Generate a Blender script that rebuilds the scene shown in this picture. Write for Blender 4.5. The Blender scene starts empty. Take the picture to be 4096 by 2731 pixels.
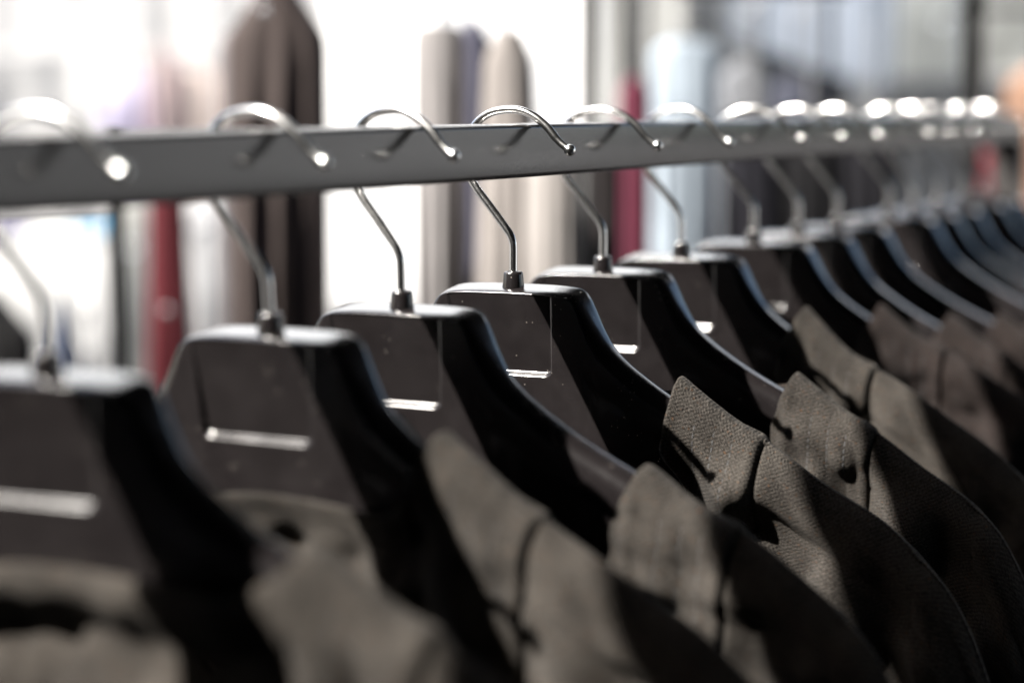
import bpy, bmesh, math, random
import numpy as np
from mathutils import Vector, Matrix
R = math.radians
sc = bpy.context.scene
COL = sc.collection
ZB = 1.30                       # height of the hanger shoulders above the pavement; X runs along the rail, u = -Y

# ---------------------------------------------------------------- camera
CAM = np.array([-0.78977, -0.38079, 0.07912 + ZB])
PITCH, PHI = R(6.7469), R(25.7789)
FH = np.array([math.cos(PHI), math.sin(PHI), 0.0])
RT = np.array([math.sin(PHI), -math.cos(PHI), 0.0])
UPV = np.array([0, 0, 1.0])
FW = FH*math.cos(PITCH) - UPV*math.sin(PITCH)
CU = UPV*math.cos(PITCH) + FH*math.sin(PITCH)
cam = bpy.data.cameras.new('camera')
cam.lens = 70; cam.sensor_width = 36; cam.clip_start = 0.02; cam.clip_end = 500
cam.dof.use_dof = True; cam.dof.focus_distance = 0.865; cam.dof.aperture_fstop = 3.5
co = bpy.data.objects.new('camera', cam); COL.objects.link(co)
co.matrix_world = Matrix((( RT[0], CU[0], -FW[0], CAM[0]), (RT[1], CU[1], -FW[1], CAM[1]),
                          (RT[2], CU[2], -FW[2], CAM[2]), (0, 0, 0, 1)))
sc.camera = co

# ---------------------------------------------------------------- light
SUN = Vector((-0.65, 0.557, 1.0)).normalized()
w = bpy.data.worlds.new('World'); sc.world = w; w.use_nodes = True
nt = w.node_tree; nt.nodes.clear()
sky = nt.nodes.new('ShaderNodeTexSky'); sky.sky_type = 'NISHITA'; sky.sun_disc = False
sky.sun_elevation = math.asin(SUN.z); sky.sun_rotation = math.atan2(SUN.x, SUN.y)
sky.air_density = 1.0; sky.dust_density = 3.0
bgn = nt.nodes.new('ShaderNodeBackground'); bgn.inputs['Strength'].default_value = 0.05
out = nt.nodes.new('ShaderNodeOutputWorld')
nt.links.new(sky.outputs[0], bgn.inputs[0]); nt.links.new(bgn.outputs[0], out.inputs[0])
sl = bpy.data.lights.new('sun', 'SUN'); sl.energy = 4.5; sl.angle = R(0.53); sl.color = (1.0, 0.95, 0.88)
so = bpy.data.objects.new('sun', sl); COL.objects.link(so); so.location = (-3, 3, 6)
so.rotation_euler = SUN.to_track_quat('Z', 'Y').to_euler()
sc.view_settings.view_transform = 'Standard'; sc.view_settings.look = 'None'
sc.view_settings.exposure = 2.1; sc.view_settings.gamma = 1.0
sc.cycles.use_denoising = True
sc.cycles.max_bounces = 8

# ---------------------------------------------------------------- helpers
def mesh(name, verts, faces, smooth=True, uvs=None):
    me = bpy.data.meshes.new(name); me.from_pydata([tuple(v) for v in verts], [], faces)
    if smooth: me.polygons.foreach_set('use_smooth', [True]*len(me.polygons))
    if uvs is not None:
        uv = me.uv_layers.new(name='UVMap')
        idx = np.empty(len(me.loops), dtype=np.int32); me.loops.foreach_get('vertex_index', idx)
        uv.data.foreach_set('uv', np.asarray(uvs, dtype=np.float32)[idx].ravel())
    me.update(); return me
def obj(name, me, mat=None, parent=None, loc=None):
    o = bpy.data.objects.new(name, me); COL.objects.link(o)
    if mat and not me.materials: me.materials.append(mat)
    if parent: o.parent = parent
    if loc is not None: o.location = loc
    return o
def thing(name, label, cat, loc=(0, 0, 0), rz=0, group=None):
    o = bpy.data.objects.new(name, None); COL.objects.link(o); o.empty_display_size = .05
    o.location = loc; o.rotation_euler = (0, 0, rz); return tag(o, label, cat, group)
def tag(o, label, cat, group=None):
    o['label'] = label; o['category'] = cat
    if group: o['group'] = group
    return o
def grid_faces(nr, nc, off=0, flip=False):
    f = []
    for i in range(nr-1):
        for j in range(nc-1):
            a = off+i*nc+j; q = (a, a+1, a+nc+1, a+nc)
            f.append(q[::-1] if flip else q)
    return f
def box_me(name, sx, sy, sz, bev=0.0, org=(0, 0, 0), seg=2):
    bm = bmesh.new(); bmesh.ops.create_cube(bm, size=1)
    for v in bm.verts: v.co = Vector((v.co.x*sx+org[0], v.co.y*sy+org[1], v.co.z*sz+org[2]))
    if bev: bmesh.ops.bevel(bm, geom=bm.edges[:], offset=bev, segments=seg, profile=.5, affect='EDGES')
    me = bpy.data.meshes.new(name); bm.to_mesh(me); bm.free()
    return me
def catmull(pts, n=8):
    P = [np.array(p, float) for p in pts]; P = [2*P[0]-P[1]] + P + [2*P[-1]-P[-2]]; o = []
    for i in range(1, len(P)-2):
        for k in range(n):
            t = k/n; a, b, c, d = P[i-1:i+3]
            o.append(.5*((2*b)+(c-a)*t+(2*a-5*b+4*c-d)*t*t+(3*b-a-3*c+d)*t**3))
    o.append(P[-2]); return o
def tube(pts, rad, ns=14, cap=True):
    pts = [np.array(p, float) for p in pts]; V = []; F = []
    rad = rad if hasattr(rad, '__len__') else [rad]*len(pts); nrm = None
    for i, p in enumerate(pts):
        t = pts[min(i+1, len(pts)-1)]-pts[max(i-1, 0)]; t /= np.linalg.norm(t)
        if nrm is None:
            nrm = np.cross(t, (1, 0, 0)); nrm = np.cross(t, (0, 1, 0)) if np.linalg.norm(nrm) < .1 else nrm
        nrm = nrm-t*(nrm@t); nrm /= np.linalg.norm(nrm); b = np.cross(t, nrm)
        for k in range(ns):
            a = 2*math.pi*k/ns; V.append(p+rad[i]*(math.cos(a)*nrm+math.sin(a)*b))
    for i in range(len(pts)-1):
        for k in range(ns):
            F.append((i*ns+k, i*ns+(k+1) % ns, (i+1)*ns+(k+1) % ns, (i+1)*ns+k))
    if cap: F += [tuple(range(ns))[::-1], tuple(range((len(pts)-1)*ns, len(pts)*ns))]
    return V, F
def lathe(prof, ns=32):
    V = []; F = []
    for r_, z in prof:
        for k in range(ns): a = 2*math.pi*k/ns; V.append((r_*math.cos(a), r_*math.sin(a), z))
    for i in range(len(prof)-1):
        for k in range(ns): F.append((i*ns+k, i*ns+(k+1) % ns, (i+1)*ns+(k+1) % ns, (i+1)*ns+k))
    return V, F
def pchip(xs, ys):
    xs = np.array(xs, float); ys = np.array(ys, float); h = np.diff(xs); dl = np.diff(ys)/h; m = np.zeros(len(xs))
    for i in range(1, len(xs)-1):
        if dl[i-1]*dl[i] > 0:
            w1, w2 = 2*h[i]+h[i-1], h[i]+2*h[i-1]; m[i] = (w1+w2)/(w1/dl[i-1]+w2/dl[i])
    m[0], m[-1] = dl[0], dl[-1]
    def f(x):
        x = np.clip(np.asarray(x, float), xs[0], xs[-1]); i = np.clip(np.searchsorted(xs, x)-1, 0, len(xs)-2)
        t = (x-xs[i])/h[i]; t2, t3 = t*t, t**3
        return ys[i]*(2*t3-3*t2+1)+h[i]*m[i]*(t3-2*t2+t)+ys[i+1]*(-2*t3+3*t2)+h[i]*m[i+1]*(t3-t2)
    return f
def sstep(a, b, x):
    t = np.clip((x-a)/(b-a), 0, 1); return t*t*(3-2*t)

# ---------------------------------------------------------------- materials
def material(name, col=(.5, .5, .5), rough=.5, metal=0.0, spec=.5):
    m = bpy.data.materials.new(name); m.use_nodes = True; b = m.node_tree.nodes['Principled BSDF']
    b.inputs['Base Color'].default_value = (*col, 1); b.inputs['Roughness'].default_value = rough
    b.inputs['Metallic'].default_value = metal; b.inputs['Specular IOR Level'].default_value = spec
    return m, m.node_tree, b
def node(nt, typ, **kw):
    n = nt.nodes.new(typ)
    for k, v in kw.items():
        if k in n.inputs: n.inputs[k].default_value = v
        else: setattr(n, k, v)
    return n
def ramp(nt, src, stops):
    r = nt.nodes.new('ShaderNodeValToRGB'); nt.links.new(src, r.inputs[0]); e = r.color_ramp.elements
    while len(e) < len(stops): e.new(.5)
    for i, (p, c) in enumerate(stops): e[i].position = p; e[i].color = (*c, 1) if len(c) == 3 else c
    return r.outputs[0]

def mat_plastic():
    m, nt, b = material('black_plastic', (.02, .018, .018), .3); L = nt.links.new
    tc = node(nt, 'ShaderNodeTexCoord'); oi = node(nt, 'ShaderNodeObjectInfo')
    add = node(nt, 'ShaderNodeVectorMath', operation='ADD'); L(tc.outputs['Object'], add.inputs[0]); L(oi.outputs['Location'], add.inputs[1])
    n1 = node(nt, 'ShaderNodeTexNoise', Scale=55.0, Detail=6.0, Roughness=.65); L(add.outputs[0], n1.inputs['Vector'])
    vo = node(nt, 'ShaderNodeTexVoronoi', Scale=520.0); L(add.outputs[0], vo.inputs['Vector'])
    sp = node(nt, 'ShaderNodeMath', operation='LESS_THAN'); L(vo.outputs['Distance'], sp.inputs[0]); sp.inputs[1].default_value = .11
    n2 = node(nt, 'ShaderNodeTexNoise', Scale=75.0, Detail=3.0); L(add.outputs[0], n2.inputs['Vector'])
    th = node(nt, 'ShaderNodeMath', operation='GREATER_THAN'); L(n2.outputs['Fac'], th.inputs[0]); th.inputs[1].default_value = .6
    mu = node(nt, 'ShaderNodeMath', operation='MULTIPLY'); L(sp.outputs[0], mu.inputs[0]); L(th.outputs[0], mu.inputs[1])
    basec = ramp(nt, n1.outputs['Fac'], [(.3, (.0082, .0070, .0073)), (.75, (.0135, .0116, .0119))])
    mx = node(nt, 'ShaderNodeMixRGB'); L(mu.outputs[0], mx.inputs[0]); L(basec, mx.inputs[1]); mx.inputs[2].default_value = (.3, .27, .24, 1)
    L(mx.outputs[0], b.inputs['Base Color'])
    L(ramp(nt, n1.outputs['Fac'], [(.3, (.16,)*3), (.8, (.27,)*3)]), b.inputs['Roughness'])
    b.inputs['IOR'].default_value = 1.75
    nb = node(nt, 'ShaderNodeTexNoise', Scale=1400.0, Detail=2.0); L(add.outputs[0], nb.inputs['Vector'])
    bp = node(nt, 'ShaderNodeBump', Strength=.06, Distance=.0003); L(nb.outputs['Fac'], bp.inputs['Height']); L(bp.outputs[0], b.inputs['Normal'])
    return m
def mat_chrome():
    m, nt, b = material('chromed_wire', (.93, .93, .92), .3, 1.0); L = nt.links.new
    tc = node(nt, 'ShaderNodeTexCoord')
    n1 = node(nt, 'ShaderNodeTexNoise', Scale=600.0, Detail=4.0); L(tc.outputs['Object'], n1.inputs['Vector'])
    L(ramp(nt, n1.outputs['Fac'], [(.35, (.2,)*3), (.8, (.25,)*3)]), b.inputs['Roughness'])
    return m
def mat_rail():
    m, nt, b = material('grey_rail_paint', (.16, .15, .145), .32); L = nt.links.new
    tc = node(nt, 'ShaderNodeTexCoord')
    mp = node(nt, 'ShaderNodeMapping'); L(tc.outputs['Object'], mp.inputs[0]); mp.inputs['Scale'].default_value = (.15, 1, 1)
    n1 = node(nt, 'ShaderNodeTexNoise', Scale=90.0, Detail=6.0); L(mp.outputs[0], n1.inputs['Vector'])
    L(ramp(nt, n1.outputs['Fac'], [(.3, (.044, .042, .0415)), (.75, (.056, .0535, .053))]), b.inputs['Base Color'])
    L(ramp(nt, n1.outputs['Fac'], [(.3, (.15,)*3), (.8, (.25,)*3)]), b.inputs['Roughness'])
    nb = node(nt, 'ShaderNodeTexNoise', Scale=900.0, Detail=2.0); L(tc.outputs['Object'], nb.inputs['Vector'])
    bp = node(nt, 'ShaderNodeBump', Strength=.08, Distance=.0004); L(nb.outputs['Fac'], bp.inputs['Height']); L(bp.outputs[0], b.inputs['Normal'])
    return m
def mat_weave(name, dark, light, pitch=.00078, seed=0.0, sheen=.25):
    m, nt, b = material(name, light, .95, spec=.08); L = nt.links.new
    b.inputs['Sheen Weight'].default_value = .03; b.inputs['Sheen Roughness'].default_value = .4
    uv = node(nt, 'ShaderNodeTexCoord'); sep = node(nt, 'ShaderNodeSeparateXYZ')
    nd = node(nt, 'ShaderNodeTexNoise', Scale=160.0, Detail=2.0); L(uv.outputs['UV'], nd.inputs['Vector'])
    wob = node(nt, 'ShaderNodeVectorMath', operation='MULTIPLY_ADD'); L(nd.outputs['Color'], wob.inputs[0]); wob.inputs[1].default_value = (.0009,)*3; L(uv.outputs['UV'], wob.inputs[2])
    L(wob.outputs[0], sep.inputs[0])
    def sine(sock, k, off=0.0):
        a = node(nt, 'ShaderNodeMath', operation='MULTIPLY_ADD'); L(sock, a.inputs[0]); a.inputs[1].default_value = k; a.inputs[2].default_value = off
        s = node(nt, 'ShaderNodeMath', operation='SINE'); L(a.outputs[0], s.inputs[0]); return s.outputs[0]
    k = math.pi/pitch*1.0
    pr = node(nt, 'ShaderNodeMath', operation='MULTIPLY'); L(sine(sep.outputs['X'], k), pr.inputs[0]); L(sine(sep.outputs['Y'], k), pr.inputs[1])
    n1 = node(nt, 'ShaderNodeTexNoise', Scale=1300.0, Detail=3.0, Roughness=.7); L(uv.outputs['UV'], n1.inputs['Vector'])
    hs = node(nt, 'ShaderNodeMath', operation='MULTIPLY_ADD'); L(pr.outputs[0], hs.inputs[0]); hs.inputs[1].default_value = .1; L(n1.outputs['Fac'], hs.inputs[2])
    n2 = node(nt, 'ShaderNodeTexNoise', Scale=45.0, Detail=4.0); L(uv.outputs['UV'], n2.inputs['Vector'])
    sm = node(nt, 'ShaderNodeMath', operation='MULTIPLY_ADD'); L(n2.outputs['Fac'], sm.inputs[0]); sm.inputs[1].default_value = .55; L(hs.outputs[0], sm.inputs[2])
    c = ramp(nt, sm.outputs[0], [(.56, dark), (.75, tuple((x*.62+y*.38) for x, y in zip(dark, light))), (.95, light)])
    n3 = node(nt, 'ShaderNodeTexNoise', Scale=700.0, Detail=1.0); L(uv.outputs['UV'], n3.inputs['Vector'])
    fl = ramp(nt, n3.outputs['Fac'], [(.66, (0, 0, 0)), (.72, (1, 1, 1))])
    mx = node(nt, 'ShaderNodeMixRGB', blend_type='MULTIPLY'); L(fl, mx.inputs[0]); L(c, mx.inputs[1]); mx.inputs[2].default_value = (1.5, .95, .62, 1)
    L(mx.outputs[0], b.inputs['Base Color'])
    bp = node(nt, 'ShaderNodeBump', Strength=1.0, Distance=.0011); L(hs.outputs[0], bp.inputs['Height']); L(bp.outputs[0], b.inputs['Normal'])
    return m
def mat_cloth(name, col, var=.25, scale=9.0, rough=.85):
    m, nt, b = material(name, col, rough, spec=.2); L = nt.links.new
    tc = node(nt, 'ShaderNodeTexCoord'); n1 = node(nt, 'ShaderNodeTexNoise', Scale=scale, Detail=4.0); L(tc.outputs['Object'], n1.inputs['Vector'])
    lo = tuple(x*(1-var) for x in col); hi = tuple(min(.95, x*(1+var)) for x in col)
    L(ramp(nt, n1.outputs['Fac'], [(.3, lo), (.7, hi)]), b.inputs['Base Color'])
    n2 = node(nt, 'ShaderNodeTexNoise', Scale=400.0, Detail=2.0); L(tc.outputs['Object'], n2.inputs['Vector'])
    bp = node(nt, 'ShaderNodeBump', Strength=.2, Distance=.001); L(n2.outputs['Fac'], bp.inputs['Height']); L(bp.outputs[0], b.inputs['Normal'])
    return m
PLASTIC, CHROME, RAIL = mat_plastic(), mat_chrome(), mat_rail()
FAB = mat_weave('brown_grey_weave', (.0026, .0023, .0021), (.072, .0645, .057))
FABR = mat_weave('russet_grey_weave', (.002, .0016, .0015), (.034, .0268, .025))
THREAD = material('grey_thread', (.085, .087, .092), .8)[0]
MATTE = mat_cloth('matte_black_paint', (.006, .006, .006), .3, 30, .95); MATTE.node_tree.nodes['Principled BSDF'].inputs['Specular IOR Level'].default_value = 0.02
DULLWIRE = material('dull_wire', (.3, .3, .3), .55, .6)[0]
DARKPAINT = mat_cloth('black_painted_steel', (.012, .012, .012), .3, 30, .45)

# ---------------------------------------------------------------- setting
def make_ground():
    m, nt, b = material('pavement_stone', (.3, .29, .27), .85); L = nt.links.new
    tc = node(nt, 'ShaderNodeTexCoord')
    br = node(nt, 'ShaderNodeTexBrick', Scale=2.0); L(tc.outputs['Object'], br.inputs['Vector'])
    br.inputs['Color1'].default_value = (.11, .105, .1, 1); br.inputs['Color2'].default_value = (.085, .082, .08, 1); br.inputs['Mortar'].default_value = (.04, .04, .04, 1)
    br.inputs['Mortar Size'].default_value = .012
    n1 = node(nt, 'ShaderNodeTexNoise', Scale=3.0, Detail=6.0); L(tc.outputs['Object'], n1.inputs['Vector'])
    mx = node(nt, 'ShaderNodeMixRGB', blend_type='MULTIPLY'); mx.inputs[0].default_value = .4; L(br.outputs['Color'], mx.inputs[1]); L(n1.outputs['Fac'], mx.inputs[2])
    L(mx.outputs[0], b.inputs['Base Color'])
    n = 24; s = 120; V = [((j/(n-1)-.5)*2*s, (i/(n-1)-.5)*2*s, 0) for i in range(n) for j in range(n)]
    o = obj('pavement', mesh('pavement', V, grid_faces(n, n), False), m); o['kind'] = 'structure'
make_ground()

# ---------------------------------------------------------------- the rack
RU0, RU1, RZ0, RZ1 = -.016, .011, .0482, .0712       # rail section in u and z
def make_rack():
    x0, x1 = -.98, 1.045; zc = ZB+(RZ0+RZ1)/2; yc = -(RU0+RU1)/2; wd = RU1-RU0; ht = RZ1-RZ0
    t = thing('clothes_rack', 'grey metal clothes rack whose flat rail carries the row of black hangers', 'clothes rack', (0, yc, 0))
    # rail: rounded rectangle swept along X, with a rounded turn down at both ends
    sec = []
    rr = .0022
    for sx, sz, a0 in ((1, 1, 0), (-1, 1, 90), (-1, -1, 180), (1, -1, 270)):
        for k in range(5):
            a = R(a0+k*22.5); sec.append((sx*(wd/2-rr)+rr*math.cos(a), sz*(ht/2-rr)+rr*math.sin(a)))
    path = []; rb = .03
    for k in range(7): a = R(180-k*15); path.append((x0+rb+rb*math.cos(a), zc-rb+rb*math.sin(a), R(90-k*15)))
    for k in range(1, 40): path.append((x0+rb+(x1-x0-2*rb)*k/40, zc-.0012*math.sin(math.pi*k/40)*0, 0))
    for k in range(7): a = R(90-k*15); path.append((x1-rb+rb*math.cos(a), zc-rb+rb*math.sin(a), R(-k*15)))
    V = []; F = []; n = len(sec)
    for px, pz, a in path:
        for (sy, sz) in sec: V.append((px-sz*math.sin(a), sy, pz+sz*math.cos(a)))
    for i in range(len(path)-1):
        for k in range(n): F.append((i*n+k, i*n+(k+1) % n, (i+1)*n+(k+1) % n, (i+1)*n+k))
    obj('rail', mesh('rail', V, F), RAIL, t)
    for x in (x0, x1):
        obj('upright', box_me('upright', ht, wd, zc-rb-.03, .002, (x, 0, .03+(zc-rb-.03)/2)), RAIL, t)
        obj('foot', box_me('foot', .04, .5, .03, .004, (x, 0, .015)), RAIL, t)
make_rack()

# ---------------------------------------------------------------- hangers
ztop_h = pchip([0, 15, 24, 29, 32.3, 34.8, 37.4, 42, 47.5, 54.5, 63, 73, 85, 104, 118, 154, 180, 191, 197],
               [0, -.15, -.55, -1.2, -2.6, -5.0, -9, -17, -25, -31.5, -37.5, -43.8, -50.3, -59.5, -66.5, -86, -104, -114, -123])
def ztop(u): return ztop_h(np.abs(u))
zbot_h = pchip([0, 35, 60, 90, 120, 160, 197], [-84, -84, -88, -96, -103, -114, -133])
def hanger_body():
    us = np.concatenate([np.linspace(-197, -46, 64), np.linspace(-45.4, 45.4, 168), np.linspace(46, 197, 64)])
    rows = np.concatenate([np.array([0, .0004, .004, .02, .06, .13, .24, .4, .6, .8, 1, 1.15, 1.4, 1.9, 2.5, 3.1, 3.6, 3.8, 4.1]), np.arange(4.8, 46, .62), np.arange(46.5, 82, 2.2), [82.6, 83.3, 83.8, 84]])/84
    U, Wr = np.meshgrid(us, rows); A = np.abs(U)
    zt = ztop(U); H = zt-zbot_h(A); Z = zt-Wr*H
    sl = np.gradient(ztop(us), us); cosT = 1/np.sqrt(1+sl**2); d = (zt-Z)*cosT[None, :]; db = (Z-zbot_h(A))
    arm = sstep(28, 48, A)
    T = 9.0*(1-arm)+9.4*arm; T = T*np.sqrt(np.clip(1-(np.clip(A-188, 0, 9)/9.05)**2, 0, 1))
    hh = 1.0
    tt = np.clip(d/hh, 0, 1); plate = tt**.2
    ha = 9.5; ta = np.clip(d/ha, 0, 1); armp = np.clip(1-(1-ta)**2.7, 0, 1)**(1/2.7)
    prof = plate*(1-arm)+armp*arm
    web = .5*sstep(12, 19, d)*sstep(50, 80, A)                 # the arm is a rounded rim over a thinner web
    groove = .9*np.exp(-((d-13)/3.2)**2)*sstep(34, 44, A)*(1-sstep(60, 80, A))/8.6
    X = -T*(prof-web*prof-groove)
    X *= np.sqrt(np.clip(1-(1-np.clip(db/2.0, 0, 1))**2, 0, 1))
    # sunk panel under the crest, deeper towards its lower ledge
    fz = np.clip((-Z-1.6)/37, 0, 1)
    uL = -28.5+5.0*fz; uR = 22.6; zb = -38.6; rc = 3.2
    dx = np.maximum(uL-U, U-uR); dz = zb-Z
    qx, qz = dx+rc, dz+rc
    sd = np.where((qx > 0) & (qz > 0), np.hypot(np.maximum(qx, 0), np.maximum(qz, 0))-rc, np.maximum(dx, dz))
    wall = np.where(dz > dx, 2.3, .75)
    wallw = .75+1.6*sstep(-2.5, 1.0, dz-dx)
    mask = 1-sstep(-.5, 0.5, sd/wallw+.5)
    crest = sstep(hh-.05, hh+.35, d)
    depth = .35+2.3*fz**.8
    Xf = X+depth*mask*crest*(A < 40)
    # fine parting line under the ledge
    nr, nc = U.shape; mm = .001
    tilt = .15*(1-arm)*(1-sstep(3, 16, d))                      # the crest leans towards the camera side
    V = np.concatenate([np.stack([Xf, -U, Z+tilt*Xf], -1).reshape(-1, 3), np.stack([-X, -U, Z-tilt*X], -1).reshape(-1, 3)])*mm
    F = grid_faces(nr, nc)+grid_faces(nr, nc, nr*nc, True)
    me = mesh('hanger_body', V, F)
    bm = bmesh.new(); bm.from_mesh(me); bmesh.ops.remove_doubles(bm, verts=bm.verts[:], dist=1e-6)
    bmesh.ops.recalc_face_normals(bm, faces=bm.faces[:])
    for f in bm.faces: f.smooth = True
    bm.to_mesh(me); bm.free(); return me
HOOK_PTS = [(0, 3), (0, 10), (0, 17), (-.35, 19.6), (-1.7, 22.8), (-4.2, 26), (-11, 34), (-18.6, 42.8), (-22.6, 49.3), (-24.1, 57), (-22.7, 65),
            (-18.2, 71.8), (-10.6, 76.2), (-1, 77.5), (5.3, 76.6), (10.4, 74.4), (14.3, 71.8), (17.6, 69), (20.8, 65.4), (23.8, 62.7), (27.2, 60.4)]
def hook_me():
    pts = [(0, -u*.001, z*.001) for u, z in catmull(HOOK_PTS, 6)]
    n = len(pts); rad = [.00175]*n
    for i in range(n-12, n-2): rad[i] = .00160
    V, F = tube(pts, rad, 16); return mesh('hanger_hook', V, F)
def tip_me():
    bm = bmesh.new(); bmesh.ops.create_uvsphere(bm, u_segments=16, v_segments=10, radius=.0026)
    for f in bm.faces: f.smooth = True
    me = bpy.data.meshes.new('hook_tip'); bm.to_mesh(me); bm.free(); return me
def collar_me():
    V, F = lathe([(0.0, -1.5), (4.9, -1.5), (4.9, -.4), (4.7, 1.2), (4.35, 5.2), (4.1, 6.1), (3.6, 6.55), (2.9, 6.6), (2.5, 6.2), (2.3, 5.2), (1.6, 5.0)], 40)
    return mesh('collar', [(a*.001, b*.001, c*.001) for a, b, c in V], F)
BODY, HOOK, TIP, COLLAR = hanger_body(), hook_me(), tip_me(), collar_me()
for me_, mt in ((BODY, PLASTIC), (HOOK, CHROME), (TIP, CHROME), (COLLAR, PLASTIC)): me_.materials.append(mt)
# X along the rail, yaw, lateral shift of the garment's neck, tilt
HX = [-.320, -.1973, -.1017, 0, .1006, .2069, .3253, .4105, .4953, .6248, .6926, .7662, .860, .935]
YAW = [R(a) for a in (2.5, -2.5, -2.0, 0, 1.0, -1.5, 2.5, -3.0, 2.0, -2.5, 3.0, -1.0, 2.0, -3.0)]
HL = ['nearest black plastic hanger, out of focus and cut by the left edge of the picture',
      'second black hanger from the left, blurred, with a bright bar under its sunk panel',
      'third black hanger from the left, just in front of the sharpest one',
      'sharpest black plastic hanger, fourth from the left, dust specks on its panel',
      'fifth black hanger from the left, just behind the sharpest one',
      'sixth black hanger from the left, its shoulder ending at a pale brown garment edge',
      'seventh black hanger from the left, first with a bluish shine along its whole arm',
      'eighth black hanger from the left, half hidden behind the seventh',
      'ninth black hanger from the left, its hook the last standing clear of its neighbours',
      'tenth black hanger from the left, blurred, first of the tight far bunch',
      'eleventh black hanger from the left, blurred, inside the far bunch',
      'twelfth black hanger from the left, blurred, near the far end of the rail',
      'thirteenth black hanger from the left, strongly blurred, last but one on the rail',
      'farthest black hanger, hung last on the rail beside its end']
HOOKYAW = [0, -2, -8, -3, 0, -4, 3, 2, -5, 4, -6, 5, 0, -4]
HOOKTILT = [0, -5, -2, 0, 0, -1, 1, 0, -1, 1, 0, -1, 1, 0]
def make_hanger(i):
    t = thing('clothes_hanger', HL[i], 'hanger', (HX[i], 0, ZB), YAW[i], 'black hangers hung along the grey rail')
    obj('body', BODY, None, t)
    obj('collar', COLLAR, None, t)
    h = obj('hook', HOOK, None, t); h.rotation_euler = (0, R(HOOKTILT[i]), R(HOOKYAW[i]))
    u, z = HOOK_PTS[-1]; obj('tip', TIP, None, h, (0, -u*.001-.0006, z*.001-.0004))
    return t
for i in range(len(HX)): make_hanger(i)

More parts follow.
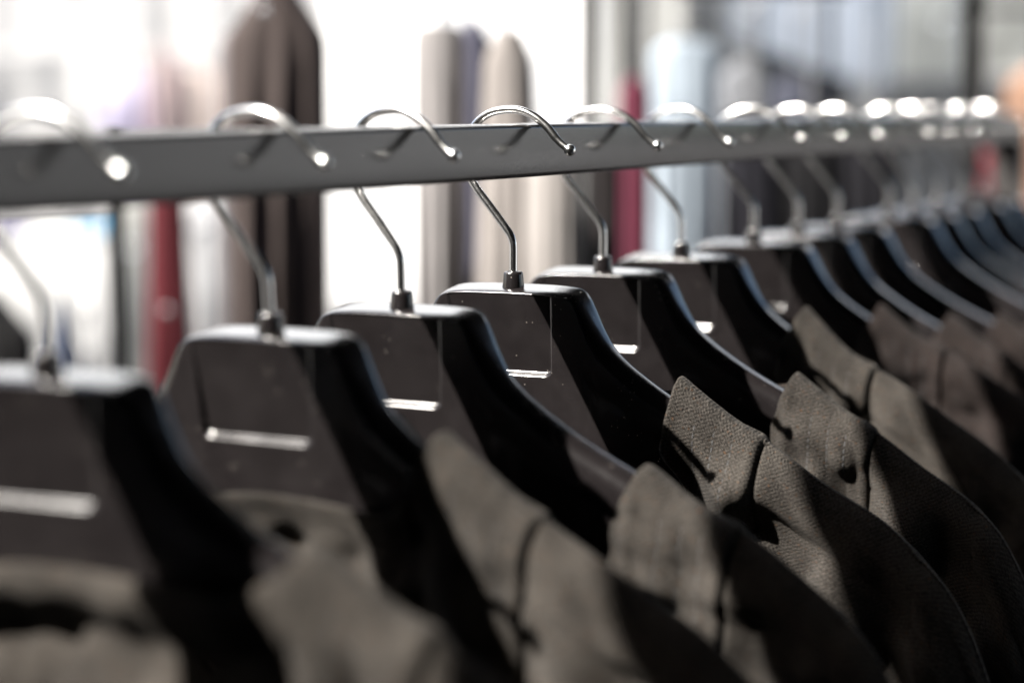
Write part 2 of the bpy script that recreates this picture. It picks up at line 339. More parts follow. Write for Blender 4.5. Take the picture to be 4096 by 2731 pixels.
# ---------------------------------------------------------------- garments on the hangers
END = pchip([180, 194, 205, 213, 220, 227, 233, 237, 239.5, 241], [-101.5, -115, -133, -153, -173, -205, -260, -340, -450, -620])
class Shirt:
    def __init__(s, i, un, lift, kind, seed):
        s.i, s.un, s.lift, s.kind = i, un, lift, kind
        rg = random.Random(seed)
        s.ph = [rg.uniform(0, 6.28) for _ in range(12)]
        s.am = [rg.uniform(.6, 1.3) for _ in range(12)]
        s.dents = [(rg.uniform(8, 30), rg.uniform(28, 60), rg.uniform(4, 8), rg.uniform(7, 14), rg.uniform(-2.5, 1.5), rg.uniform(-.6, .6)) for _ in range(4)]
        s.cw = []
        for _ in range(16):
            wl = rg.uniform(11, 46); th = rg.gauss(0.35, .75); s.cw.append((6.283/wl*math.cos(th), 6.283/wl*math.sin(th), rg.uniform(0, 6.28), wl*rg.uniform(.02, .045)))
        if i == 3: s.dents[0] = (24, 40, 6, 9, 2.0, -.5)
    def zr(s, u):
        a = np.abs(u); base = np.where(a < 180, ztop_h(np.minimum(a, 180))+2.5, END(np.maximum(a, 180)))
        lift = s.lift*np.exp(-np.maximum(a-s.un, 0)/26.0)
        bumps = .8*np.sin(a/13+s.ph[0])+.6*np.sin(a/7.3+s.ph[1])
        return base+lift+bumps*sstep(s.un, s.un+20, a)-.5*np.exp(-np.maximum(a-s.un, 0)/1.0)+1.4*(1-sstep(37.3, 38.6, a-s.un))*sstep(24, 36, a-s.un)
    def edge(s, v):                         # u of the neck edge, v mm down the near side
        if s.kind == 'band': return np.full_like(v, s.un)
        e = [.5, 0, 0, 5, 13, 18] if s.i == 3 else [-2, -5, -7, -6, -2, 2]
        return s.un+pchip([0, 8, 18, 26, 36, 48, 60, 110, 160, 175, 500], [0]+e+[0, -45, -s.un, -s.un])(v)
    def crumple(s, u, v):
        w_ = 0
        for k, (a, b, p, m) in enumerate(s.cw): w_ = w_+m*np.sin(a*u+b*v+p+.8*np.sin(.05*v+p*2+.03*u))
        return w_*(.7 if s.i < 2 else 1.1)
    def seam(s): return s.un+38
    def x(s, u, v, side=-1):
        a = np.abs(u); e = 1e-2
        sl = (s.zr(a+e)-s.zr(a-e))/(2*e); c = np.maximum(1/np.sqrt(1+sl**2), .12); d = v*c
        r = 12.2
        x = r*np.sqrt(np.clip(1-(1-np.clip(d/r, 0, 1))**2, 0, 1))
        x = x+13*(1-np.exp(-v/70.0))+.03*v
        g = sstep(6, 40, v)
        x = x+g*(3.0*s.am[0]*np.sin(u/6.5+s.ph[2]+v*.012)+2.4*s.am[1]*np.sin(u/12.+s.ph[3]-v*.02)+2.4*s.am[2]*np.sin(u/27.+s.ph[4])*sstep(40, 120, v))
        x = x+sstep(8, 30, v)*(1.3*s.am[5]*np.sin(u/5.1+s.ph[5]+.07*v)*np.sin(v/9.+s.ph[6]+u*.05)+1.6*s.am[6]*np.sin((u+.6*v)/12.+s.ph[7])*np.sin((v-.4*u)/17.+s.ph[8]))
        x = x+sstep(5, 28, v)*s.crumple(u, v)
        o = a-s.un
        for (du, dv, wu, wv, am, sk) in s.dents:
            q = o-du+sk*(v-dv); x = x-am*np.exp(-(q/wu)**2-((v-dv)/wv)**2)*(u > 0)
        x = np.where(v > 7, 10.9+np.logaddexp(0, (x-10.9)*1.2)/1.2, x) if np.ndim(x) else x
        # the facing left of the seam lies over the yoke, a groove runs along the seam
        sm = s.seam()-s.un
        x = x-1.7*sstep(sm-.5, sm+.5, o)-1.5*np.exp(-((o-sm-.6)/1.0)**2)+.8*np.exp(-((o-sm+2.5)/1.6)**2)
        # pulled-in stitch rows
        for k in (12, 20, 28): x = x-.35*np.exp(-((o-k)/1.1)**2)
        # yoke seam parallel to the shoulder
        x = x-1.1*np.exp(-((v-23)/1.0)**2)*sstep(sm, sm+2, o)
        # armhole seam
        x = x-1.8*np.exp(-((a-183-.03*v)/2.0)**2)
        # neck edge rolls outwards a little
        x = x+1.2*np.exp(-((o)/2.5)**2)*sstep(4, 14, v)
        return side*x
    def pt(s, u, v): return np.stack([s.x(u, v), -u, s.zr(u)-v], -1)
def make_shirt(i, un, lift, kind, seed, label, mat, dx=0):
    s = Shirt(i, un, lift, kind, seed); fine = 1 if i < 7 else 2.2
    t = thing('shirt', label, 'shirt', (HX[i], 0, ZB), YAW[i], 'dark shirts hung on the black hangers')
    V = []; F = []; UVs = []
    def add(P, uv, flip):
        off = sum(len(q) for q in V); nr, nc = P.shape[:2]
        V.append(P.reshape(-1, 3)); UVs.append(uv.reshape(-1, 2)); F.extend(grid_faces(nr, nc, off, flip))
    vn = np.concatenate([[0, .15, .5, 1, 1.7, 2.5], np.arange(3.5, 15, 1.0*fine), np.arange(15, 112, 2.0*fine), np.arange(114, 520, 14)])
    vf = np.concatenate([[0, .15, .5, 1.2, 2.5, 4.5, 7, 10, 14, 20, 30, 45], np.arange(65, 520, 25)])
    for sg in (1, -1):
        near = np.concatenate([np.arange(0, 48, .7*fine if sg > 0 else 3), np.arange(48, 186-un, 3.2), 186-un+np.array([0, 4, 8, 12, 16, 20, 24, 28, 31.5, 35, 38, 41, 43.5, 46, 48, 50, 51.5, 52.7, 53.6, 54.3, 55])])
        for side, vv in ((-1, vn if sg > 0 else vf), (1, vf)):
            O, Vv = np.meshgrid(near, vv)
            e = s.edge(Vv) if side < 0 else np.full_like(Vv, un)-sstep(0, 60, Vv)*un*.9
            sc_ = (241-e)/(241-un)
            # keep the seams straight: only the first 12 mm follow the neck edge
            Uu = un+O+(e-un)*(1-sstep(0, 14, O)) if kind != 'band' or side > 0 else un+O
            if side > 0 or True: Uu = np.where(Vv > 100, e+O*sc_, Uu)
            Uu = np.minimum(Uu, 241)
            Zz = s.zr(Uu)-Vv; X = s.x(Uu*sg, Vv, side)
            P = np.stack([X, -Uu*sg+dx*0, Zz], -1)
            add(P, np.stack([Uu+3, Vv], -1)*.001, (sg*side) < 0)
    if kind == 'band':                      # high back neckline that rolls towards the camera
        zed = pchip([-un, -un*.93, -un*.78, -un*.45, 10, un*.5, un*.78, un*.93, un], [s.zr(un), -53, -60, -59, -54, -55.5, -58, -52, s.zr(un)])
        uu = np.arange(-un, un+.01, un/45.0); ve = np.concatenate([[0, .4, 1, 2, 3, 4.5], np.arange(6, 30, 1.5), np.arange(32, 90, 4), np.arange(95, 400, 20)])
        Uu, Ve = np.meshgrid(uu, ve); Zz = zed(Uu)-Ve; vq = s.zr(np.array([un]))[0]-Zz
        roll = 3.6*np.exp(-((Ve-4)/6.5)**2)*(1-sstep(.75, 1.0, np.abs(Uu)/un))
        X = s.x(np.full_like(Uu, un), vq)*1.0-roll-2.5*np.sin(Uu/11+s.ph[5]+Ve*.05)*sstep(6, 25, Ve)*(1-sstep(.8, 1, np.abs(Uu)/un))-3*sstep(10, 40, Ve)*np.sin(Uu/23+s.ph[6])*(1-sstep(.8, 1, np.abs(Uu)/un))
        X = X+2.0*np.exp(-((Ve-20)/7.0)**2)*(1+.6*np.sin(Uu/9.0+s.ph[7]))*(1-sstep(.75, 1.0, np.abs(Uu)/un))
        X = X-sstep(1, 18, Ve)*0.7*s.crumple(Uu*1.3, Ve*1.3)*(1-sstep(.8, 1, np.abs(Uu)/un))
        add(np.stack([X, -Uu, Zz], -1), np.stack([Uu, Ve], -1)*.001, False)
    me = mesh('shirt_body', np.concatenate(V)*.001, F, True, np.concatenate(UVs)); me.materials.append(mat)
    o = obj('body', me, None, t)
    sm = o.modifiers.new('thickness', 'SOLIDIFY'); sm.thickness = .0017; sm.offset = 0
    # stitching: short raised threads in three rows along the neck facing
    if i < 8:
        SV = []; SF = []
        def dash(p0, p1):
            n = len(SV); dv = (p1-p0); dv /= np.linalg.norm(dv); b = np.cross(dv, (1, 0, 0)); b /= np.linalg.norm(b); c = np.cross(dv, b)
            for p in (p0, (p0*.5+p1*.5)+np.array([-.18, 0, 0]), p1):
                for k in range(4): SV.append((p+.17*(math.cos(k*1.571)*b+math.sin(k*1.571)*c))*.001)
            for q in (0, 4):
                for k in range(4): SF.append((n+q+k, n+q+(k+1) % 4, n+q+4+(k+1) % 4, n+q+4+k))
        for k in (12, 20, 28):
            for v0 in np.arange(3.0, 75, 3.1):
                a = s.pt(np.array(un+k+0.0), np.array(v0)); b = s.pt(np.array(un+k+0.0), np.array(v0+2.0))
                dash(a+np.array([-1.0, 0, 0]), b+np.array([-1.0, 0, 0]))
        st = obj('stitching', mesh('stitching', SV, SF), THREAD, t); st['kind'] = 'stuff'
        # piping pressed into the seam
        sp = s.seam()+.5
        P = [s.pt(np.array(sp), np.array(float(v))) + np.array([.25, 0, 0]) for v in np.arange(0, 100, 2.5)]
        V2, F2 = tube([p*.001 for p in P], .00045, 6); obj('seam', mesh('seam', V2, F2), DARKPAINT, t)
    return t
SH = [('band', 90, 5), ('band', 70, 9), ('strap', 106, 3.5), ('strap', 79, 9), ('strap', 98, 9), ('strap', 70, 15), ('strap', 76, 9), ('strap', 98, 8),
      ('strap', 108, 6), ('strap', 112, 6), ('strap', 106, 6), ('strap', 110, 6), ('strap', 108, 6), ('strap', 112, 6)]
SL = ['blurred dark brown shirt on the nearest hanger, its back neckline arching at the bottom left',
      'blurred brown shirt on the second hanger, sunlit back neckline under the sunk panel',
      'brown shirt on the third hanger, soft sunlit neck edge just left of the sharp one',
      'sharp brown woven shirt with stitched neck edge, on the sharpest hanger',
      'brown shirt with a dark seam on the fifth hanger, behind the sharp woven one',
      'brown shirt on the sixth hanger, blurred seam in sunlight near the right',
      'russet grey shirt on the seventh hanger, dimly sunlit',
      'russet grey shirt on the eighth hanger, mostly in shade',
      'dark shirt on the ninth hanger, in shade below its bluish arm',
      'dark shirt on the tenth hanger, blurred in shade at the right edge',
      'dark shirt on the eleventh hanger, blurred in shade at the right edge',
      'dark shirt on the twelfth hanger, blurred at the right edge',
      'dark shirt on the thirteenth hanger, strongly blurred at the right edge',
      'dark shirt on the farthest hanger at the end of the rail']
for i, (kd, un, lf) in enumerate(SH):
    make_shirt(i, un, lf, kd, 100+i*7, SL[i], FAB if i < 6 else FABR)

# ---------------------------------------------------------------- the awning over the near side
def make_awning():
    z = ZB+.55; y1 = .2046; y0 = -1.9; x0, x1 = -2.2, 1.45
    t = thing('awning', 'dark cloth awning spanning over the camera side of the rack', 'awning', (0, 0, 0))
    n, mct = 30, 16
    V = [(x0+(x1-x0)*j/(n-1), y0+(y1-y0)*i/(mct-1), z-.015*math.sin(math.pi*i/(mct-1))) for i in range(mct) for j in range(n)]
    cl = obj('cloth', mesh('cloth', V, grid_faces(mct, n)), mat_cloth('awning_cloth', (.02, .02, .022), .2), t)
    cl.modifiers.new('thickness', 'SOLIDIFY').thickness = .003
    for x in (x0, x1):
        obj('pole', box_me('pole', .03, .03, z, .003, (x, y0+.02, z/2)), DARKPAINT, t)
    cm = mat_cloth('curtain_cloth', (.012, .012, .013), .2)
    def curtain(pa, pb):  # unseen curtains, added to keep fill light off the shirts
        nn, mm_ = 90, 4; L_ = math.hypot(pb[0]-pa[0], pb[1]-pa[1]); nx, ny = (pb[1]-pa[1])/L_, -(pb[0]-pa[0])/L_; V = []
        for i in range(mm_):
            for j in range(nn):
                q = j/(nn-1); o_ = .03*math.sin(q*L_*22); V.append((pa[0]+(pb[0]-pa[0])*q+nx*o_, pa[1]+(pb[1]-pa[1])*q+ny*o_, .02+(z-.05)*i/(mm_-1)))
        c = obj('curtain', mesh('curtain', V, grid_faces(mm_, nn)), cm, t); c.modifiers.new('thickness', 'SOLIDIFY').thickness = .002
    curtain((x0+.05, y0+.08), (.3, y0+.08)); curtain((x0+.05, .4), (x0+.05, y0+.08))
    obj('edge_bar', box_me('edge_bar', x1-x0, .02, .02, .003, ((x0+x1)/2, y1-.012, z-.014)), DARKPAINT, t)
make_awning()
def make_shade_awning():
    # added awning, back and left of the camera, blocks sky fill on the shirts
    x0, x1, y0, y1, z = -2.3, -.45, .78, 3.6, ZB+.95
    t = thing('awning', 'unseen dark cloth awning added left of the camera to block sky fill', 'awning', (0, 0, 0)); n, k = 14, 14
    V = [(x0+(x1-x0)*j/(n-1), y0+(y1-y0)*i/(k-1), z-.02*math.sin(math.pi*i/(k-1))) for i in range(k) for j in range(n)]
    o = obj('cloth', mesh('cloth', V, grid_faces(k, n)), mat_cloth('shade_awning_cloth', (.02, .02, .022), .2), t); o.modifiers.new('thickness', 'SOLIDIFY').thickness = .003
    for x in (x0, x1): obj('pole', box_me('pole', .03, .03, z-.002, .003, (x, y1-.02, z/2)), DARKPAINT, t)
make_shade_awning()
def make_white_canopy():  # added above the view so the hanger tops mirror something bright
    m = bpy.data.materials.new('white_canopy_cloth'); m.use_nodes = True; nt = m.node_tree; nt.nodes.clear(); L = nt.links.new
    o_ = node(nt, 'ShaderNodeOutputMaterial'); d = node(nt, 'ShaderNodeBsdfDiffuse'); t_ = node(nt, 'ShaderNodeBsdfTranslucent'); mx = node(nt, 'ShaderNodeMixShader')
    n1 = node(nt, 'ShaderNodeTexNoise', Scale=4.0, Detail=3.0); c = ramp(nt, n1.outputs['Fac'], [(.3, (.8, .84, .88)), (.7, (.85, .89, .93))])
    L(c, d.inputs[0]); L(c, t_.inputs[0]); mx.inputs[0].default_value = .75; L(d.outputs[0], mx.inputs[1]); L(t_.outputs[0], mx.inputs[2]); L(mx.outputs[0], o_.inputs[0])
    x0, x1, y0, y1, z = 1.25, 4.8, -.6, 2.9, 2.62
    t = thing('reflection_canopy', 'unseen white translucent canopy added for the hanger tops to reflect', 'canopy', (0, 0, 0)); n, k = 40, 30
    V = [(x0+(x1-x0)*j/(n-1), y0+(y1-y0)*i/(k-1), z+.45*min(i/(k-1), 1-i/(k-1))*2-.02*math.sin(j*.9)) for i in range(k) for j in range(n)]
    obj('cloth', mesh('canopy_cloth', V, grid_faces(k, n)), m, t)
    for x, y in ((x1, y0), (x1, y1)): obj('pole', box_me('pole', .04, .04, z, .003, (x, y, z/2)), DARKPAINT, t)
make_white_canopy()
def make_shade_wall():
    # dark wall added behind the camera to cut sky light on the shirts
    t = thing('shade_wall', 'unseen dark plank wall added behind the camera to block sky light', 'wall', (-2.35, .55, 0))
    pm = mat_cloth('dark_planks', (.02, .018, .017), .3, 5.0, .7); me = None
    for k in range(21):
        if me is None: me = box_me('plank', .03, .296, 2.9, .004); me.materials.append(pm)
        obj('plank', me, None, t, ((k % 2)*.004, -2.4+k*.3, 1.451))
make_shade_wall()

# ---------------------------------------------------------------- the market stalls behind
F2 = 4573.0
def at(px, py, d):
    """point seen at (px, py) of a 2352 px wide picture, d metres ahead on the level"""
    ray = FW+RT*(px-1176)/F2-CU*(py-784)/F2
    return CAM+ray*(d/(ray@FH))
YAWB = math.atan2(RT[1], RT[0])
def sheet(name, label, cat, px0, px1, py0, py1, d, col, turn=0.0, slope=0.0, waves=6, amp=.02, floor=False, thick=.004, var=.12):
    a, b = at(px0, py0, d), at(px1, py1, d); c = (a+b)/2; zb = 0.0 if floor else b[2]
    W = (px1-px0)/F2*d/max(.3, math.cos(turn)); n, m_ = 60, 14; V = []
    for i in range(m_):
        q = i/(m_-1)
        for j in range(n):
            p = j/(n-1); V.append(((p-.5)*W, amp*math.sin(p*waves*6.283+.6*math.sin(3*p+q))*(.4+.6*q)+.3*amp*math.sin(p*17+4*q), (a[2]-zb)*(1-q)+slope*W*(p-.5)))
    o = obj(name, mesh(name, V, grid_faces(m_, n)), mat_cloth(name+'_cloth', col, var, 3.0), None, (c[0], c[1], zb))
    o.rotation_euler = (0, 0, YAWB+turn); o.modifiers.new('thickness', 'SOLIDIFY').thickness = thick
    return tag(o, label, cat)
def garment(name, label, cat, px0, px1, py0, py1, d, col, flare=1.1, shoulder=.3, neck=.3, folds=5, seed=0, turn=0.0, var=.25, th0=.053, hang=None, group='garments hanging in the blurred background'):
    a, b = at(px0, py0, d), at(px1, py1, d); c = (a+b)/2; W = (px1-px0)/F2*d; zb = max(.05, b[2]); Hh = a[2]-zb
    rg = random.Random(seed); ph = [rg.uniform(0, 6.28) for _ in range(6)]; ns, nr = 64, 34; V = []; Fc = []
    for i in range(nr):
        q = (i/(nr-1))**1.5; z = Hh*(1-q); dr = q*Hh
        sh = shoulder*W; e = min(1, dr/max(sh, 1e-3)); hw = W/2*(neck+(1-neck)*e**.95)
        if dr > sh: hw *= 1+(flare-1)*(dr-sh)/max(Hh-sh, .01)
        th = .018+(th0-.018)*min(1, dr/.25)
        for k in range(ns):
            an = 6.2832*k/ns; cx_, sy_ = math.cos(an), math.sin(an)
            g = min(1, dr/.2)*.014*min(1, W/.14)*(math.sin(folds*cx_*3.1+ph[0]+dr)+.6*math.sin(folds*cx_*6.3+ph[1]-dr*2))
            V.append((hw*math.copysign(abs(cx_)**.8, cx_), th*sy_+g*abs(sy_), z+.01*math.sin(3*cx_+ph[2])*(i == nr-1)))
    for i in range(nr-1):
        for k in range(ns): Fc.append((i*ns+k, (i+1)*ns+k, (i+1)*ns+(k+1) % ns, i*ns+(k+1) % ns))
    Fc.append(tuple(range(ns)))
    t = thing(name, label, cat, (c[0], c[1], zb), YAWB+turn, group)
    obj('cloth', mesh(name, V, Fc), mat_cloth(name+'_cloth', col, var, 6.0), t)
    zt_ = (hang-zb+.02) if hang else Hh+.085
    pts = [(0, 0, Hh-.02), (0, 0, Hh+.01), (0, 0, zt_-.055), (.022, 0, zt_-.03), (0, 0, zt_), (-.022, 0, zt_-.025)]
    V2, F2_ = tube(catmull(pts, 5), .002, 8); obj('hanger_hook', mesh('hook_wire', V2, F2_), DULLWIRE, t)
    return t
def knob(t, px, py, d, r=.009, dy=-.06, name='glint_ball'):  # ball added to make a blurred disc of sun glint
    """a polished metal ball added to a background garment: it throws back a point of sun"""
    p = at(px, py, d); bm = bmesh.new(); bmesh.ops.create_uvsphere(bm, u_segments=20, v_segments=12, radius=r)
    for f in bm.faces: f.smooth = True
    me = bpy.data.meshes.new(name); bm.to_mesh(me); bm.free()
    o = obj(name, me, POLISHED, t); M = Matrix.Translation(t.location) @ t.rotation_euler.to_matrix().to_4x4(); q = M.inverted() @ Vector(p); o.location = (q.x, q.y+dy, q.z)
def rack(label, px0, px1, d, ztop_, col_mat, rad=.014, both=True):
    a, b = at(px0, 300, d), at(px1, 300, d); L_ = np.linalg.norm((b-a)[:2]); t = thing('garment_rack', label, 'clothes rack', (a[0], a[1], 0), YAWB)
    V, F_ = tube([(-.03, 0, ztop_), (L_/2, 0, ztop_), (L_+.03, 0, ztop_)], rad, 12); obj('rail', mesh('rail', V, F_), col_mat, t)
    for x in ((0, L_) if both else (0,)):
        V, F_ = tube([(x, 0, .02), (x, 0, .9), (x, 0, ztop_-.01)], rad, 12); obj('upright', mesh('upright', V, F_), col_mat, t)
        obj('foot', box_me('foot', .05, .55, .03, .005, (x, 0, .015)), col_mat, t)
    return t
# pale walls of the stalls
sheet('tent_wall', 'broad white tent wall filling the upper left background', 'tent wall', -500, 985, -1800, 900, 9.0, (.5, .495, .49), floor=True, waves=9, amp=.014)
sheet('tent_wall', 'dazzling white tent wall between the grey garments and the beige wall', 'tent wall', 930, 1366, -1800, 900, 8.0, (.75, .75, .75), turn=-.2, floor=True, waves=4, amp=.03)
sheet('tent_wall', 'beige grey stall wall behind the red and pale blue garments', 'tent wall', 1350, 2900, -260, 900, 8.6, (.34, .34, .325), floor=True, waves=12, amp=.02)
sheet('hanging_cloth', 'tall bright white cloth right of the dark brown coat', 'cloth', 745, 958, -200, 760, 6.0, (.7, .7, .7), turn=-.25, waves=4, amp=.02)
sheet('hanging_cloth', 'light grey cloth strip hung across the white tent wall at the far left', 'cloth', -120, 500, 112, 300, 7.6, (.33, .33, .33), waves=5, amp=.012)
sheet('hanging_cloth', 'pale bluish tarpaulin sloping across the upper right', 'tarpaulin', 1690, 2215, -120, 190, 6.4, (.5, .54, .6), slope=-.18, waves=3, amp=.02)
sheet('hanging_cloth', 'dim grey cloth hanging behind the far end of the rail', 'cloth', 2040, 2330, 180, 760, 4.6, (.13, .13, .13), waves=5, amp=.02)
sheet('hanging_cloth', 'dark grey tarpaulin edge slanting down under the pale bluish one', 'tarpaulin', 1590, 1945, 120, 195, 3.8, (.035, .037, .042), slope=-.36, waves=3, amp=.02)
# racks
def rack2(label, pa, da, pb, db_, zr_, mat_, rad):
    a, b = at(pa, 300, da), at(pb, 300, db_); v = (b-a)[:2]; L_ = float(np.linalg.norm(v)); rz = math.atan2(v[1], v[0])
    t = thing('garment_rack', label, 'clothes rack', (a[0], a[1], 0), rz)
    V, F_ = tube([(-.03, 0, zr_), (L_/2, 0, zr_), (L_+.03, 0, zr_)], rad, 12); obj('rail', mesh('rail', V, F_), mat_, t)
    for x in (0, L_):
        V, F_ = tube([(x, 0, .02), (x, 0, .9), (x, 0, zr_-.005)], rad, 12); obj('upright', mesh('upright', V, F_), mat_, t)
        obj('foot', box_me('foot', .04, .4, .03, .005, (x, 0, .015)), mat_, t)
rack2('thin dark rack carrying the brown, grey and taupe coats', -420, 1.45, 1345, 1.86, 1.56, DARKPAINT, .0068)
rack2('dark rack with a black upright at the upper right', 1440, 2.35, 2230, 2.05, 1.62, MATTE, .0105)
def short_post():
    p = at(263, 300, 1.55); t = thing('stand', 'matte black stand left of the red dress, ending behind the rail', 'stand', (p[0], p[1], 0), YAWB)
    V, F_ = tube([(0, 0, .02), (0, 0, .7), (0, 0, p[2])], .0062, 12); obj('pole', mesh('pole', V, F_), MATTE, t)
    V, F_ = lathe([(0, 0), (.14, 0), (.14, .012), (.02, .022), (.006, .03)], 28); obj('base', mesh('base', V, F_), MATTE, t)
short_post()
rack('far rack with pastel blouses above the main rail at the left', 190, 545, 6.6, 1.66, DULLWIRE, .006)
rack('low rack with white shirts around the red dress', 245, 575, 4.8, 1.28, DULLWIRE, .006)
rack('low rack with the black jacket and slate scarf at the left edge', -300, 195, 2.25, 1.26, DULLWIRE, .004)
rack('rack with grey blue and navy jackets behind the seventh hook', 1600, 1900, 2.65, 1.53, MATTE, .005)
rack('rack holding the dark grey jacket above the pale blue shirt', 1480, 1745, 3.2, 1.62, MATTE, .005)
rack('rack with the crimson scarf and orange brown coat at the right edge', 2226, 2480, 3.0, 1.52, MATTE, .005)
rack('far rack with pale shirts on both sides of the black upright', 2036, 2440, 5.6, 1.84, MATTE, .005)
def side_canvas():  # added out of view as a neutral surface for the rail's reflection
    n, m_ = 60, 8; V = [(2.6+7.4*j/(n-1), .04*math.sin(j*.8), 3.4*i/(m_-1)) for i in range(m_) for j in range(n)]
    o = obj('reflection_canvas', mesh('reflection_canvas', V, grid_faces(m_, n)), mat_cloth('beige_canvas', (.36, .37, .385), .1, 2.0), None, (0, -4.2, 0))
    o.modifiers.new('thickness', 'SOLIDIFY').thickness = .004; tag(o, 'unseen canvas wall added right of the rail end for the rail to reflect', 'tent wall')
side_canvas()
# counter with boxes at the left
def counter():
    a, b = at(-260, 535, 5.2), at(238, 535, 5.2); L_ = np.linalg.norm((b-a)[:2]); c = (a+b)/2; zt = c[2]
    t = thing('counter', 'white cloth covered counter at the left behind the nearest hanger', 'counter', (c[0], c[1], 0), YAWB)
    wm = mat_cloth('counter_cloth', (.32, .32, .315), .06, 4.0)
    obj('top', box_me('counter_top', L_, .6, .03, .004, (0, .25, zt-.015)), wm, t)
    n = 50; V = [((j/(n-1)-.5)*L_, -.055+.012*math.sin(j*.9)*(1-i/5), (zt-.032)*i/5) for i in range(6) for j in range(n)]
    sk = obj('skirt', mesh('skirt', V, grid_faces(6, n)), wm, t); sk.modifiers.new('thickness', 'SOLIDIFY').thickness = .003
    for nm, px, wd, hg, col, lb in (('storage_box', 205, .075, .048, (.1, .3, .48), 'small light blue box on the white counter'), ('storage_box', 8, .07, .035, (.07, .06, .18), 'small dark purple box on the white counter at the left edge'),
                                    ('storage_box', 116, .1, .05, (.6, .6, .58), 'white box on the counter left of the blue one')):
        p = at(px, 533, 5.2); o = obj(nm, box_me(nm, wd, .07, hg, .003, (0, 0, hg/2+.001)), mat_cloth(nm+'_card', col, .1, 10), None, (p[0]+FH[0]*.05, p[1]+FH[1]*.05, zt)); o.rotation_euler = (0, 0, YAWB)
        tag(o, lb, 'box', 'boxes on the white counter')
counter()
# garments, left to right
POLISHED = material('polished_steel', (.9, .9, .88), .06, 1.0)[0]
garment('blouse', 'pale lavender blouse blurred above the rail at the left', 'blouse', 235, 345, 160, 420, 6.6, (.42, .39, .5), seed=1, hang=1.66)
garment('blouse', 'pale pink blouse blurred above the rail, left of the brown coat', 'blouse', 395, 505, 150, 450, 6.6, (.5, .42, .38), seed=2, hang=1.66)
garment('scarf', 'narrow mauve scarf blurred above the rail over the red dress', 'scarf', 352, 412, 110, 460, 6.55, (.3, .22, .22), shoulder=.2, seed=3, hang=1.66)
rd = garment('dress', 'deep red dress hanging below the rail near the left', 'dress', 352, 436, 390, 1500, 2.1, (.075, .011, .015), flare=1.6, shoulder=.35, neck=.85, folds=3, seed=4, th0=.04, hang=1.56)
knob(rd, 405, 700, 2.06, .004)
sw = garment('shirt', 'white shirt hanging between the black upright and the red dress', 'shirt', 272, 356, 430, 1000, 4.7, (.28, .28, .265), seed=5, hang=1.28)
knob(sw, 316, 572, 4.6, .012)
garment('shirt', 'white long shirt hanging right of the red dress', 'shirt', 425, 545, 440, 1000, 4.9, (.33, .33, .335), flare=1.05, neck=.8, seed=6, hang=1.28)
garment('jacket', 'black jacket hung low at the left edge behind the nearest hanger', 'jacket', -140, 92, 670, 1500, 2.2, (.012, .012, .012), shoulder=.45, neck=.25, seed=7, hang=1.26)
garment('scarf', 'slate blue scarf hanging beside the nearest hanger hook', 'scarf', 112, 190, 680, 1300, 2.3, (.06, .075, .12), neck=.08, shoulder=2.0, seed=8, hang=1.26)
bc = garment('coat', 'long dark brown coat hanging behind the second hanger hook', 'coat', 530, 760, -40, 1500, 1.78, (.040, .031, .029), flare=.95, shoulder=.55, neck=.28, folds=4, seed=9, th0=.06, hang=1.56)
knob(bc, 625, 35, 1.74, .004)
garment('coat', 'greyish mauve coat sleeve edge left of the dark brown coat', 'coat', 512, 590, 70, 1400, 1.95, (.12, .108, .11), flare=1.0, shoulder=.5, neck=.5, seed=10, th0=.05, hang=1.56)
garment('coat', 'grey coat right of the bright white cloth', 'coat', 950, 1070, 60, 1400, 1.72, (.2, .19, .188), flare=1.0, shoulder=.2, neck=.8, seed=11, th0=.06, hang=1.56)
garment('coat', 'narrow dark navy coat between the grey and the taupe coats', 'coat', 1048, 1130, 45, 1400, 1.84, (.062, .062, .088), flare=.6, shoulder=.7, neck=.25, folds=3, seed=12, th0=.06, hang=1.56)
garment('coat', 'taupe coat flaring below the rail behind the sharpest hook', 'coat', 1112, 1224, 72, 1400, 1.70, (.19, .175, .166), flare=2.0, shoulder=.6, neck=.5, folds=6, seed=13, th0=.06, hang=1.56)
garment('coat', 'light taupe coat seen only below the rail right of the flaring one', 'coat', 1205, 1330, 345, 1400, 1.66, (.24, .225, .215), flare=1.1, shoulder=.3, neck=.7, folds=5, seed=33, th0=.05, hang=1.56)
garment('coat', 'dark brown coat below the rail left of the wine red garment', 'coat', 1305, 1425, 330, 1400, 1.95, (.026, .022, .022), seed=14, th0=.05, hang=1.56)
garment('dress', 'wine red dress left of the pale blue garment', 'dress', 1416, 1492, 180, 1300, 2.2, (.075, .014, .027), shoulder=.4, neck=.4, seed=15, hang=1.62)
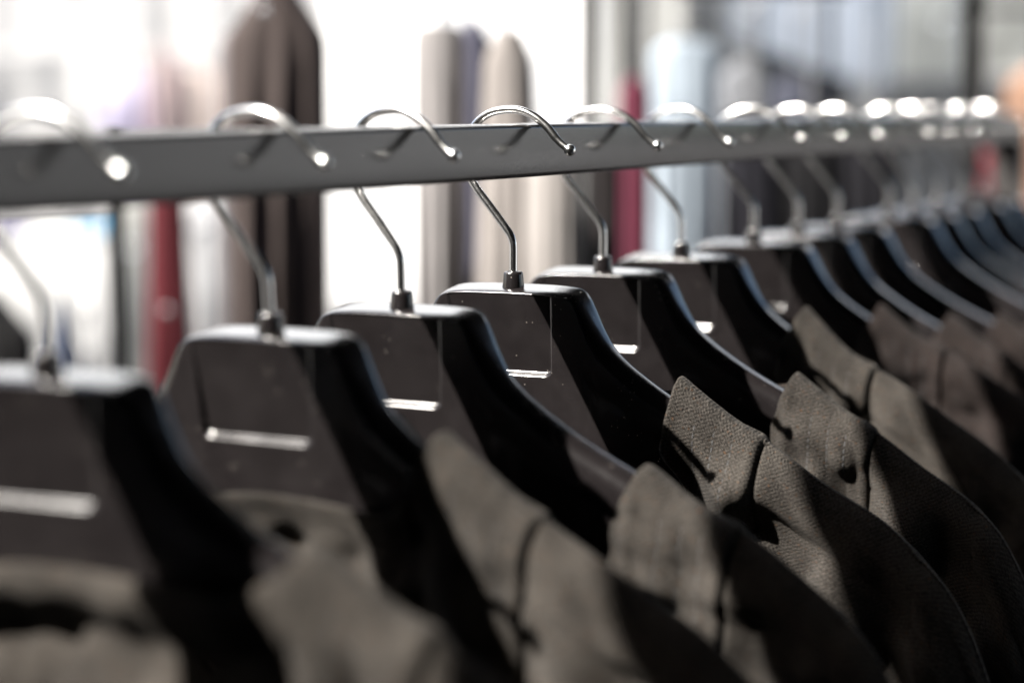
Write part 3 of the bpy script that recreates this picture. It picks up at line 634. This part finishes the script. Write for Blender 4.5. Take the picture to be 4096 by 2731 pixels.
garment('shirt', 'long pale blue shirt behind the sixth hanger hook', 'shirt', 1490, 1645, 95, 1300, 2.35, (.24, .28, .32), shoulder=.15, neck=.6, flare=1.0, folds=4, seed=16, hang=1.62)
garment('jacket', 'greyish blue jacket right of the long pale blue shirt', 'jacket', 1640, 1765, 140, 1300, 2.6, (.12, .125, .135), seed=17, hang=1.53)
garment('jacket', 'dark grey jacket peak above the pale blue shirt', 'jacket', 1500, 1720, 45, 700, 3.2, (.085, .09, .095), shoulder=.35, neck=.2, seed=18, hang=1.62)
garment('jacket', 'dark navy jacket under the sloping tarpaulin', 'jacket', 1745, 1880, 175, 1300, 2.7, (.045, .048, .065), seed=19, hang=1.53)
garment('trousers', 'black trousers below the rail behind the seventh hanger', 'trousers', 1650, 1790, 262, 1500, 2.25, (.005, .005, .008), shoulder=.1, neck=.9, flare=1.0, seed=20, hang=1.62)
garment('trousers', 'black trousers below the rail behind the eighth hanger', 'trousers', 1780, 1920, 262, 1500, 2.25, (.004, .004, .005), shoulder=.1, neck=.9, flare=1.0, seed=21, hang=1.62)
garment('trousers', 'black trousers below the rail behind the ninth hanger', 'trousers', 1910, 2060, 262, 1500, 2.25, (.004, .004, .006), shoulder=.1, neck=.9, flare=1.0, seed=22, hang=1.62)
garment('scarf', 'small crimson scarf beside the far end of the rail', 'scarf', 2228, 2290, 350, 520, 3.0, (.12, .012, .018), shoulder=.3, seed=23, hang=1.52)
garment('coat', 'orange brown coat at the right edge behind the rail end', 'coat', 2295, 2460, 150, 1300, 3.0, (.21, .125, .085), shoulder=.25, seed=24, hang=1.52)
bl = garment('blouse', 'pale beige blouse right of the black upright', 'blouse', 2255, 2420, -60, 150, 5.6, (.42, .41, .37), shoulder=.1, neck=.9, seed=25, hang=1.84)
tp = garment('shirt', 'pale grey shirt left of the black upright', 'shirt', 2060, 2205, -60, 260, 5.6, (.42, .42, .39), shoulder=.1, neck=.9, seed=26, hang=1.84)
knob(tp, 2155, 55, 5.5, .016)
